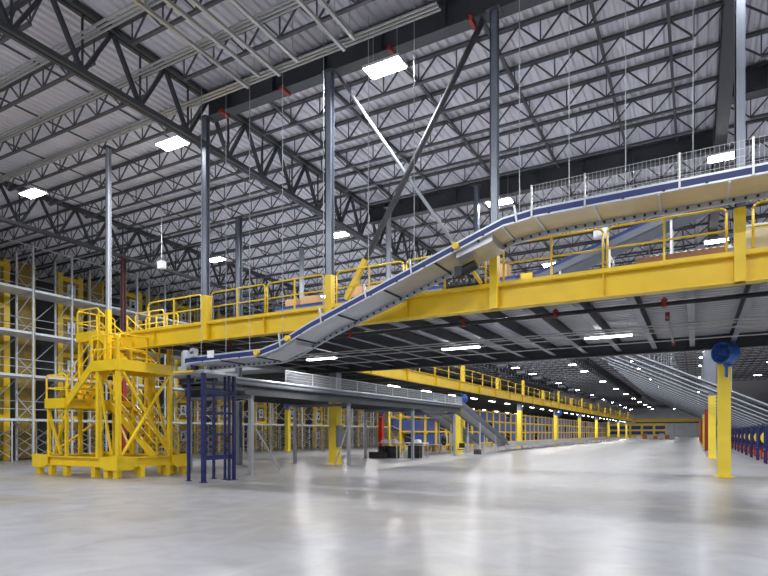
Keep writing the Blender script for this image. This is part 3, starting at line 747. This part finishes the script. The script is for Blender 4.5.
# ------------------------------------------------------------------ grey racks along the aisle
XRK = -35.2; PIT = 2.43; DEP = 1.8
LV = (2.5, 5.15, 7.75, 10.35)
rb = None; lc = None; mp = None
def rack_bay(label, loc):
    t = thing('storage_rack', label, 'rack', loc, 'grey storage rack bays')
    H = 13.05
    f = MB().box(-0.05, 0.05, -0.05, 0.05, 0, H).box(-DEP-0.05, -DEP+0.05, -0.05, 0.05, 0, H)
    z = 0.25; s = 1
    while z < H-1.2:
        hstep = 0.62 if z < 2.2 else 1.25
        f.bar((0, 0, z) if s > 0 else (-DEP, 0, z), (-DEP, 0, z+hstep) if s > 0 else (0, 0, z+hstep), 0.04)
        if z < 2.2: f.bar((-DEP, 0, z) if s > 0 else (0, 0, z), (0, 0, z+hstep) if s > 0 else (-DEP, 0, z+hstep), 0.04)
        z += hstep; s = -s
    f.box(-DEP, 0, -0.03, 0.03, H-0.08, H)
    f.build('upright_frame', 'rack_grey', t)
    for z in LV:
        MB().box(-DEP+0.05, 0.06, 0.08, PIT-0.08, z-0.08, z+0.06).build('shelf_deck', 'shelf_grey', t)
    for z in LV:
        for dz in (0.7, 1.2): MB().bar((-DEP, 0.09, z+dz), (-DEP, PIT-0.09, z+dz), 0.035).build('guard_bar', 'rack_grey', t)
    MB().bar((0, 0.09, H-0.04), (0, PIT-0.09, H-0.04), 0.06).build('top_bar', 'rack_grey', t)
    r = MB().bar((0, PIT/2, 0), (0, PIT/2, 2.42), 0.06).bar((-DEP, PIT/2, 0), (-DEP, PIT/2, 2.42), 0.06)
    for zz in (0.2, 0.8, 1.4): r.bar((0, PIT/2, zz), (-DEP, PIT/2, zz+0.6), 0.035).bar((-DEP, PIT/2, zz), (0, PIT/2, zz+0.6), 0.035)
    r.build('lower_frame', 'rack_grey', t)
    b = MB()
    for z0, z1 in zip((0.1,)+LV, LV+(12.9,)):
        b.bar((-DEP, 0.09, z0+0.1), (-DEP, PIT-0.09, z1-0.2), 0.03)
    b.build('back_brace', 'rack_grey', t)
    return t
for i in range(26):
    y = 14.86+PIT*(i-1)
    lab = f'tall grey steel rack bay with pale shelves beside the aisle, {nth(i+1)} along'
    if rb is None: rb = rack_bay(lab, (XRK, y, 0))
    else: copy_tree(rb, loc=(XRK, y, 0), label=lab)
    if i % 2 == 0:
        lab = f'yellow lift mast with white notices behind the grey racks, {nth(i//2+1)} along'
        if lc is None:
            lc = thing('lift_mast', lab, 'lift mast', (XRK-2.7, 13.1+2*PIT*(i//2), 0), 'yellow lift masts in the racks')
            MB().box(-0.1, 0.1, 0, 0.35, 0, 12.6).box(-0.1, 0.1, 1.45, 1.8, 0, 12.6).build('mast_rail', 'yellow', lc)
            for z in LV:
                MB().box(-0.05, 0.12, 0.35, 1.45, z+0.1, z+0.35).build('gate_bar', 'yellow', lc); MB().box(-0.05, 0.12, 0.35, 1.45, z+1.75, z+2.05).build('gate_bar', 'yellow', lc)
            for z in (0.3,)+LV[:4]:
                s = MB().box(0.14, 0.17, 0.62, 1.18, z+0.75, z+1.55).build('notice', 'white', lc)
                MB().tube((0.165, 0.9, z+1.32), (0.18, 0.9, z+1.32), 0.1, 10).box(0.165, 0.18, 0.76, 1.04, z+0.88, z+1.18).build('notice_mark', 'black', s)
            MB().box(-0.08, 0.0, 0.35, 1.45, 0.1, 12.4).build('back_panel', 'mesh_yellow', lc)
        else: copy_tree(lc, loc=(XRK-2.7, 13.1+2*PIT*(i//2), 0), label=lab)
    else:
        lab = f'dull yellow mesh panel behind the grey racks, {nth(i//2+1)} along'
        if mp is None:
            mp = thing('mesh_panel', lab, 'mesh panel', (XRK-2.7, 15.3+2*PIT*(i//2), 0), 'mesh panels in the racks')
            MB().box(-0.03, 0.03, 0.1, 1.1, 0.1, 12.6).build('panel', 'mesh_yellow', mp)
            MB().box(-0.05, 0.05, 0, 0.1, 0, 12.7).box(-0.05, 0.05, 1.1, 1.2, 0, 12.7).build('panel_frame', 'yellow', mp)
        else: copy_tree(mp, loc=(XRK-2.7, 15.3+2*PIT*(i//2), 0), label=lab)

# ------------------------------------------------------------------ stair tower
def tower():
    t = thing('stair_tower', 'yellow steel stair tower with landings and handrails on a raised base', 'stair tower')
    Yl = 'yellow'
    X0, X1, Y0, Y1 = -24.1, -18.7, 13.5, 16.85
    # base ring with gusseted corners, feet
    b = MB()
    for y in (Y0+0.12, Y1-0.12):
        b.box(X0, X1, y-0.12, y+0.12, 0.40, 0.45).box(X0, X1, y-0.12, y+0.12, 0.73, 0.78).box(X0, X1, y-0.02, y+0.02, 0.45, 0.73)
    for x in (X0+0.12, X1-0.12):
        b.box(x-0.12, x+0.12, Y0, Y1, 0.40, 0.45).box(x-0.12, x+0.12, Y0, Y1, 0.73, 0.78).box(x-0.02, x+0.02, Y0, Y1, 0.45, 0.73)
    b.build('base_frame', Yl, t)
    for x in (X0, X1):
        for y in (Y0, Y1):
            sx = 1 if x == X0 else -1; sy = 1 if y == Y0 else -1
            g = MB()
            def plate(pts, yy):   # face plate in xz
                g.prism(pts, yy-0.02, yy+0.02)
            plate([(x-sx*0.03, 0.3), (x+sx*0.75, 0.3), (x+sx*1.05, 0.45), (x+sx*1.05, 0.78), (x-sx*0.03, 0.86)], y)
            xx = x
            n0 = len(g.v)
            pts = [(y-sy*0.03, 0.3), (y+sy*0.6, 0.3), (y+sy*0.85, 0.45), (y+sy*0.85, 0.78), (y-sy*0.03, 0.86)]
            k = len(pts); g.v += [(xx-0.02, a, z) for a, z in pts]+[(xx+0.02, a, z) for a, z in pts]
            g.f.append(tuple(n0+i for i in range(k))); g.f.append(tuple(n0+k+i for i in reversed(range(k))))
            for i in range(k): g.f.append((n0+i, n0+(i+1) % k, n0+k+(i+1) % k, n0+k+i))
            g.build('corner_gusset', Yl, t)
    for x in (X0+0.25, -23.0, -22.0, -20.2, X1-0.75, X1-0.2):
        for y in (Y0+0.15, Y1-0.15):
            MB().box(x-0.12, x+0.12, y-0.1, y+0.1, 0.0, 0.40).build('foot', Yl, t)
    for y in (14.6, 15.8): MB().box(X1-0.22, X1, y-0.1, y+0.1, 0, 0.4).build('foot', Yl, t)
    def post(x, y, z0, z1, w=0.16): MB().box(x-w/2, x+w/2, y-w/2, y+w/2, z0, z1).build('post', Yl, t)
    # landings: lower L (rear-left), middle R (right), top T
    def landing(x0, x1, y0, y1, z):
        MB().box(x0, x1, y0, y1, z-0.05, z).build('landing_plate', Yl, t)
        MB().box(x0, x1, y0-0.04, y0, z-0.3, z+0.1).box(x0, x1, y1, y1+0.04, z-0.3, z+0.1).box(x0-0.04, x0, y0, y1, z-0.3, z+0.1).box(x1, x1+0.04, y0, y1, z-0.3, z+0.1).build('landing_edge', Yl, t)
    ZL, ZR, ZTp = 3.0, 4.35, 5.85
    LX0, LX1 = -23.3, -21.95
    RX0, RX1 = -20.35, -18.75
    TX0, TX1 = -23.1, -21.66
    landing(LX0, LX1, 13.55, 16.7, ZL)
    landing(RX0, RX1, 13.55, 16.1, ZR)
    landing(TX0, TX1, 14.75, 16.6, ZTp)
    landing(TX1+0.04, -19.55, 16.3, 17.1, ZTp)
    for x in (LX0+0.08, LX1-0.08):
        for y in (13.65, 16.6): post(x, y, 0.78, ZL-0.06, 0.11)
    for x in (-20.0, RX1-0.1):
        for y in (13.65, 16.0): post(x, y, 0.78, ZR-0.06, 0.16)
    MB().box(-20.9, RX0-0.045, 14.42, 14.7, ZR-0.2, ZR).build('column_bracket', Yl, t)
    for x in (TX0+0.08, TX1-0.08): 
        for y in (14.85, 16.5): post(x, y, 0.78, ZTp-0.06, 0.12)
    for x in (-21.2, -19.75): post(x, 16.72, 0.78, ZTp-0.06, 0.12)
    # braces
    def br(p, q, w=0.1): MB().bar(p, q, w, 0.06).build('diagonal_brace', Yl, t)
    xr = RX1-0.05
    br((xr, 13.75, 0.85), (xr, 15.9, 4.0), 0.12); br((xr+0.06, 15.9, 0.85), (xr+0.06, 13.75, 4.0), 0.12)
    br((-19.95, 13.62, 4.0), (RX1-0.45, 13.62, 0.85), 0.08); br((-19.95, 16.0, 4.0), (RX1-0.1, 16.05, 0.85))
    br((-20.0, 15.9, 0.85), (-20.0, 13.75, 4.0))
    br((LX0+0.1, 13.6, 2.7), (LX1-0.4, 13.6, 0.85)); br((LX0+0.35, 13.7, 0.85), (LX1-0.1, 13.7, 2.7))
    br((LX0+0.1, 16.6, 2.7), (LX1-0.1, 16.6, 0.85)); br((LX0+0.08, 13.75, 0.85), (LX0+0.08, 16.5, 2.7))
    br((TX0+0.1, 14.85, 3.3), (TX1-0.1, 14.85, 5.5), 0.07); br((TX0+0.1, 16.5, 3.3), (TX1-0.1, 16.5, 5.5), 0.07); br((TX0+0.08, 14.9, 3.2), (TX0+0.08, 16.5, 5.5), 0.06)
    # flights: stringers + treads + rails
    def flight(xa, za, xb, zb, y0, y1, rail=True):
        n = max(3, round(abs(zb-za)/0.2))
        for y in (y0, y1):
            MB().bar((xa, y, za-0.08), (xb, y, zb-0.08), 0.05, 0.3).build('stringer', Yl, t)
        for i in range(n):
            f = (i+0.5)/n; x = xa+(xb-xa)*f; z = za+(zb-za)*f
            MB().box(x-0.13, x+0.13, y0+0.03, y1-0.03, z-0.07, z).build('tread', Yl, t)
        if rail:
            for y in (y0, y1):
                r = MB()
                for h in (0.5, 0.95): r.tube((xa, y, za+h), (xb, y, zb+h), 0.026, 6)
                for f in (0.02, 0.5, 0.98):
                    x = xa+(xb-xa)*f; z = za+(zb-za)*f; r.bar((x, y, z), (x, y, z+0.95), 0.05)
                r.build('stair_rail', Yl, t)
    flight(LX1, ZL, RX0, ZR, 13.6, 14.38)
    flight(TX1, ZTp, -19.55, ZR, 14.78, 16.1)
    flight(LX1, ZL, -18.95, 0.65, 15.5, 16.6)
    # guard rails round landings
    def rail(p, q, z, h=1.05, mids=0):
        L = math.dist(p, q); c = 0.1
        dx, dy = (q[0]-p[0])/L, (q[1]-p[1])/L
        P = lambda s, hh: (p[0]+dx*s, p[1]+dy*s, z+hh)
        r = MB().path([P(0, 0), P(0, h-c), P(c, h), P(L-c, h), P(L, h-c), P(L, 0)], 0.028, 8)
        r.tube(P(0, h*0.5), P(L, h*0.5), 0.024, 6)
        for i in range(mids):
            s = (i+1)*L/(mids+1); r.bar(P(s, 0), P(s, h), 0.05)
        r.build('guard_rail', Yl, t)
    rail((LX0, 13.58), (LX1, 13.58), ZL); rail((LX0, 13.6), (LX0, 16.65), ZL, mids=1)
    rail((RX1, 13.6), (RX1, 16.05), ZR, mids=1)
    rail((RX0+0.05, 13.58), (RX1-0.05, 13.58), ZR, 1.05, 1)
    rail((TX0, 14.78), (TX1, 14.78), ZTp); rail((TX0, 14.8), (TX0, 16.55), ZTp, mids=1); rail((TX1, 17.08), (-19.6, 17.08), ZTp, mids=2)
    rail((-21.4, 16.34), (-19.6, 16.34), ZTp, mids=1)
tower()

# ------------------------------------------------------------------ descending chutes beyond the blue-fan columns, work stations
cp = None
for i in range(20):
    y = 38.0+4.6*i
    lab = f'grey inclined chute dropping past the column row, {nth(i+1)} behind the lone yellow column'
    if cp is None:
        cp = thing('sorting_chute', lab, 'chute', (0, y, 0), 'inclined chutes by the column row')
        a, b = (-7.8, 8.7), (5.2, 2.4)
        def sl_(y0, y1, d0, d1): return MB().hexa([(a[0], y0, a[1]+d0), (b[0], y0, b[1]+d0), (b[0], y1, b[1]+d0), (a[0], y1, a[1]+d0), (a[0], y0, a[1]+d1), (b[0], y0, b[1]+d1), (b[0], y1, b[1]+d1), (a[0], y1, a[1]+d1)])
        sl_(0, 0.4, 0, 0.03).build('chute_bed', 'mid_grey', cp)
        sl_(0, 0.03, 0.03, 0.1).build('side_wall', 'galvanised', cp); sl_(0.37, 0.4, 0.03, 0.1).build('side_wall', 'galvanised', cp)
        sl_(0.18, 0.22, -0.1, 0).build('bearer', 'mid_grey', cp)
        for x in (-6, -2.5, 1.8):
            z = a[1]+(b[1]-a[1])*(x-a[0])/(b[0]-a[0])
            MB().tube((x, 0.015, z+0.05), (x, 0.015, 13.18), 0.015, 5).build('hanger_rod', 'galvanised', cp); MB().tube((x, 0.385, z+0.05), (x, 0.385, 13.18), 0.015, 5).build('hanger_rod', 'galvanised', cp)
    else: copy_tree(cp, loc=(0, y, 0), label=lab)
ws = None
for i in range(11):
    y = 37.8+4.6*i
    lab = f'navy framed work station with red bin and yellow disc, {nth(i+1)} beyond the columns'
    if ws is None:
        ws = thing('work_station', lab, 'work station', (3.9, y, 0), 'work stations beyond the columns')
        for x in (-0.5, 0.5):
            for yy in (-0.45, 0.45): MB().box(x-0.05, x+0.05, yy-0.05, yy+0.05, 0, 2.1).build('post', 'navy', ws)
        MB().box(-0.55, 0.55, -0.5, 0.5, 0.75, 0.82).box(-0.55, 0.55, -0.5, 0.5, 2.1, 2.16).build('frame_top', 'navy', ws)
        MB().box(-0.36, 0.36, -0.42, 0.3, 0.08, 0.6).build('bin', 'dark_red', ws)
        MB().tube((0, -0.42, 1.4), (0, -0.34, 1.4), 0.4, 20).build('round_panel', 'column_yellow', ws)
        MB().box(-0.44, 0.44, -0.34, -0.3, 0.84, 2.05).build('back_board', 'navy', ws)
        MB().box(-0.3, 0.3, -0.49, -0.43, 0.2, 0.5).build('bin_label', 'orange', ws)
    else: copy_tree(ws, loc=(3.9, y, 0), label=lab)

# ------------------------------------------------------------------ work tables with bins under the raised conveyor
for i, (x, y) in enumerate(((-18.3, 34.0), (-16.6, 34.6))):
    t = thing('packing_table', 'pale packing table ' + ('over stacked black crates, beside the raised conveyor post' if i == 0 else 'over the tall crate stack, nearer the open floor'), 'table', (x, y, 0))
    MB().box(-0.75, 0.75, -0.4, 0.4, 1.0, 1.05).build('table_top', 'white', t)
    for sx in (-0.7, 0.7):
        for sy in (-0.35, 0.35): MB().box(sx-0.025, sx+0.025, sy-0.025, sy+0.025, 0, 1.0).build('leg', 'rack_grey', t)
def crate(x, y, z, w, d, h, label):
    t = thing('plastic_crate', label, 'crate', (x, y, z), 'black plastic crates by the tables')
    MB().box(-w/2, w/2, -d/2, d/2, 0, 0.03).box(-w/2, -w/2+0.03, -d/2, d/2, 0.03, h).box(w/2-0.03, w/2, -d/2, d/2, 0.03, h).box(-w/2, w/2, -d/2, -d/2+0.03, 0.03, h).box(-w/2, w/2, d/2-0.03, d/2, 0.03, h).build('crate_body', 'rubber', t)
    MB().box(-w/2-0.02, w/2+0.02, -d/2-0.02, d/2+0.02, h-0.05, h).build('rim', 'black', t)
crate(-18.75, 33.9, 0, 0.65, 0.5, 0.4, 'black crate below the first table, bottom of its stack')
crate(-18.75, 33.9, 0.41, 0.65, 0.5, 0.4, 'black crate below the first table, top of its stack')
crate(-17.95, 33.9, 0, 0.6, 0.5, 0.4, 'black crate under the inner end of the first table, bottom one')
crate(-17.95, 33.9, 0.41, 0.6, 0.5, 0.4, 'black crate under the inner end of the first table, top one')
crate(-18.75, 33.15, 0, 1.1, 0.55, 0.42, 'wide low black crate standing in front of the first table')
crate(-16.6, 34.4, 0, 0.8, 0.55, 0.42, 'large black crate below the second table, bottom of its stack')
crate(-16.6, 34.4, 0.43, 0.8, 0.55, 0.42, 'large black crate below the second table, top of its stack')
for x, y, w, h, lab in ((-18.7, 34.0, 0.5, 0.2, 'white package on the first packing table, at its outer end'), (-18.0, 34.0, 0.45, 0.26, 'white package on the first packing table, at its inner end'), (-16.5, 34.6, 0.45, 0.22, 'white package on the second packing table')):
    t = thing('package', lab, 'package', (x, y, 1.05))
    MB().prism([(-w/2, 0), (w/2, 0), (w/2-0.05, h*0.7), (w*0.1, h), (-w/2+0.06, h*0.75)], -0.2, 0.2).build('wrapping', 'white', t)
    MB().box(-0.02, 0.02, -0.205, 0.205, 0.0, h*0.6).build('strap', 'wood', t)
# chair
t = thing('stool_chair', 'small black chair with thin legs on the floor beside the yellow post', 'chair', (-15.2, 39.3, 0))
MB().box(-0.22, 0.22, -0.2, 0.2, 0.45, 0.5).build('seat', 'black', t)
MB().box(-0.22, 0.22, 0.18, 0.22, 0.6, 0.95).build('backrest', 'black', t)
for sx in (-1, 1):
    for sy in (-1, 1): MB().bar((sx*0.3, sy*0.28, 0), (sx*0.18, sy*0.16, 0.46), 0.025).build('leg', 'galvanised', t)
MB().bar((-0.2, 0.2, 0.48), (-0.2, 0.2, 0.65), 0.025).bar((0.2, 0.2, 0.48), (0.2, 0.2, 0.65), 0.025).build('back_support', 'galvanised', t)
t = thing('guard_post', 'slim yellow guard post beside the pallets, behind the black chair', 'post', (-19.95, 49, 0))
MB().tube((0, 0, 0.02), (0, 0, 2.5), 0.14, 14).build('post', 'column_yellow', t); MB().box(-0.25, 0.25, -0.25, 0.25, 0, 0.02).build('base_plate', 'yellow', t)
t = thing('waste_sack', 'black sack hung on a stand next to the slim yellow guard post', 'sack', (-20.65, 49, 0))
MB().tube((0, 0, 0.55), (0, 0, 0.9), 0.16, 12, 0.28).tube((0, 0, 0.9), (0, 0, 1.5), 0.28, 12, 0.2).build('sack', 'black', t, smooth=True)
MB().bar((-0.3, 0.15, 0), (-0.3, 0.15, 1.5), 0.04).bar((0.3, 0.15, 0), (0.3, 0.15, 1.5), 0.04).bar((-0.3, 0.15, 1.5), (0.3, 0.15, 1.5), 0.04).build('stand', 'rack_grey', t)
for i, (x, y) in enumerate(((-22.6, 47.6), (-21.4, 48.2), (-23.4, 50.0), (-21.9, 50.4), (-20.9, 52))):
    t = thing('timber_pallet', f'pale timber pallet stack by the yellow shelving, {nth(i+1)} of the group', 'pallet', (x, y, 0), 'timber pallets by the shelving')
    for k in range(3+i % 2):
        z = 0.15*k
        MB().box(-0.55, 0.55, -0.45, 0.45, z+0.1, z+0.14).box(-0.55, -0.45, -0.45, 0.45, z, z+0.1).box(-0.05, 0.05, -0.45, 0.45, z, z+0.1).box(0.45, 0.55, -0.45, 0.45, z, z+0.1).build('pallet', 'wood', t)
carton(-15.3, 43.2, 0, 0.5, 0.4, 0.4, 'small dark box on the floor beside the first far mezzanine column', 'rubber', 'floor_box')
for i in range(15):
    y = 65+8.5*i
    t = thing('ceiling_heater', f'dark box heater hung from the roof above the far mezzanine, {nth(i+1)} in the row', 'heater', (-20, y, 9.4), 'box heaters above the far mezzanine')
    MB().box(-0.65, 0.65, -0.3, 0.3, 0, 0.5).build('case', 'black', t)
    MB().box(-0.55, 0.55, -0.33, -0.3, 0.08, 0.42).build('grille', 'mid_grey', t)
    for xx in (-0.5, 0.5): MB().tube((xx, 0, 0.5), (xx, 0, 4.6), 0.012, 5).build('rod', 'conduit', t)
# hanging sensor box
t = thing('pendant_sensor', 'small white box hanging on a rod above the stair tower walkway', 'sensor', (-21.5, 17.8, 9.25))
MB().box(-0.16, 0.16, -0.12, 0.12, 0, 0.34).build('case', 'white', t); MB().tube((0, 0, 0.34), (0, 0, 3.93), 0.012, 6).build('rod', 'conduit', t)

# ------------------------------------------------------------------ camera, world, view
cd = bpy.data.cameras.new('camera'); cam = bpy.data.objects.new('camera', cd); C.objects.link(cam)
cam.location = (0, 0, 1.7); cam.rotation_euler = (R(90), 0, R(28.9))
cd.sensor_width = 36; cd.lens = 565/768*36; cd.shift_y = 145/768; cd.clip_end = 500
sc = bpy.context.scene; sc.camera = cam
w = bpy.data.worlds.new('hall_ambient'); sc.world = w; w.use_nodes = True
bg = w.node_tree.nodes['Background']; bg.inputs[0].default_value = (0.75, 0.8, 0.9, 1); bg.inputs[1].default_value = 0.35
sc.view_settings.view_transform = 'Standard'; sc.view_settings.look = 'None'; sc.view_settings.gamma = 1
sc.view_settings.use_curve_mapping = False
sc.view_settings.exposure = 0.36
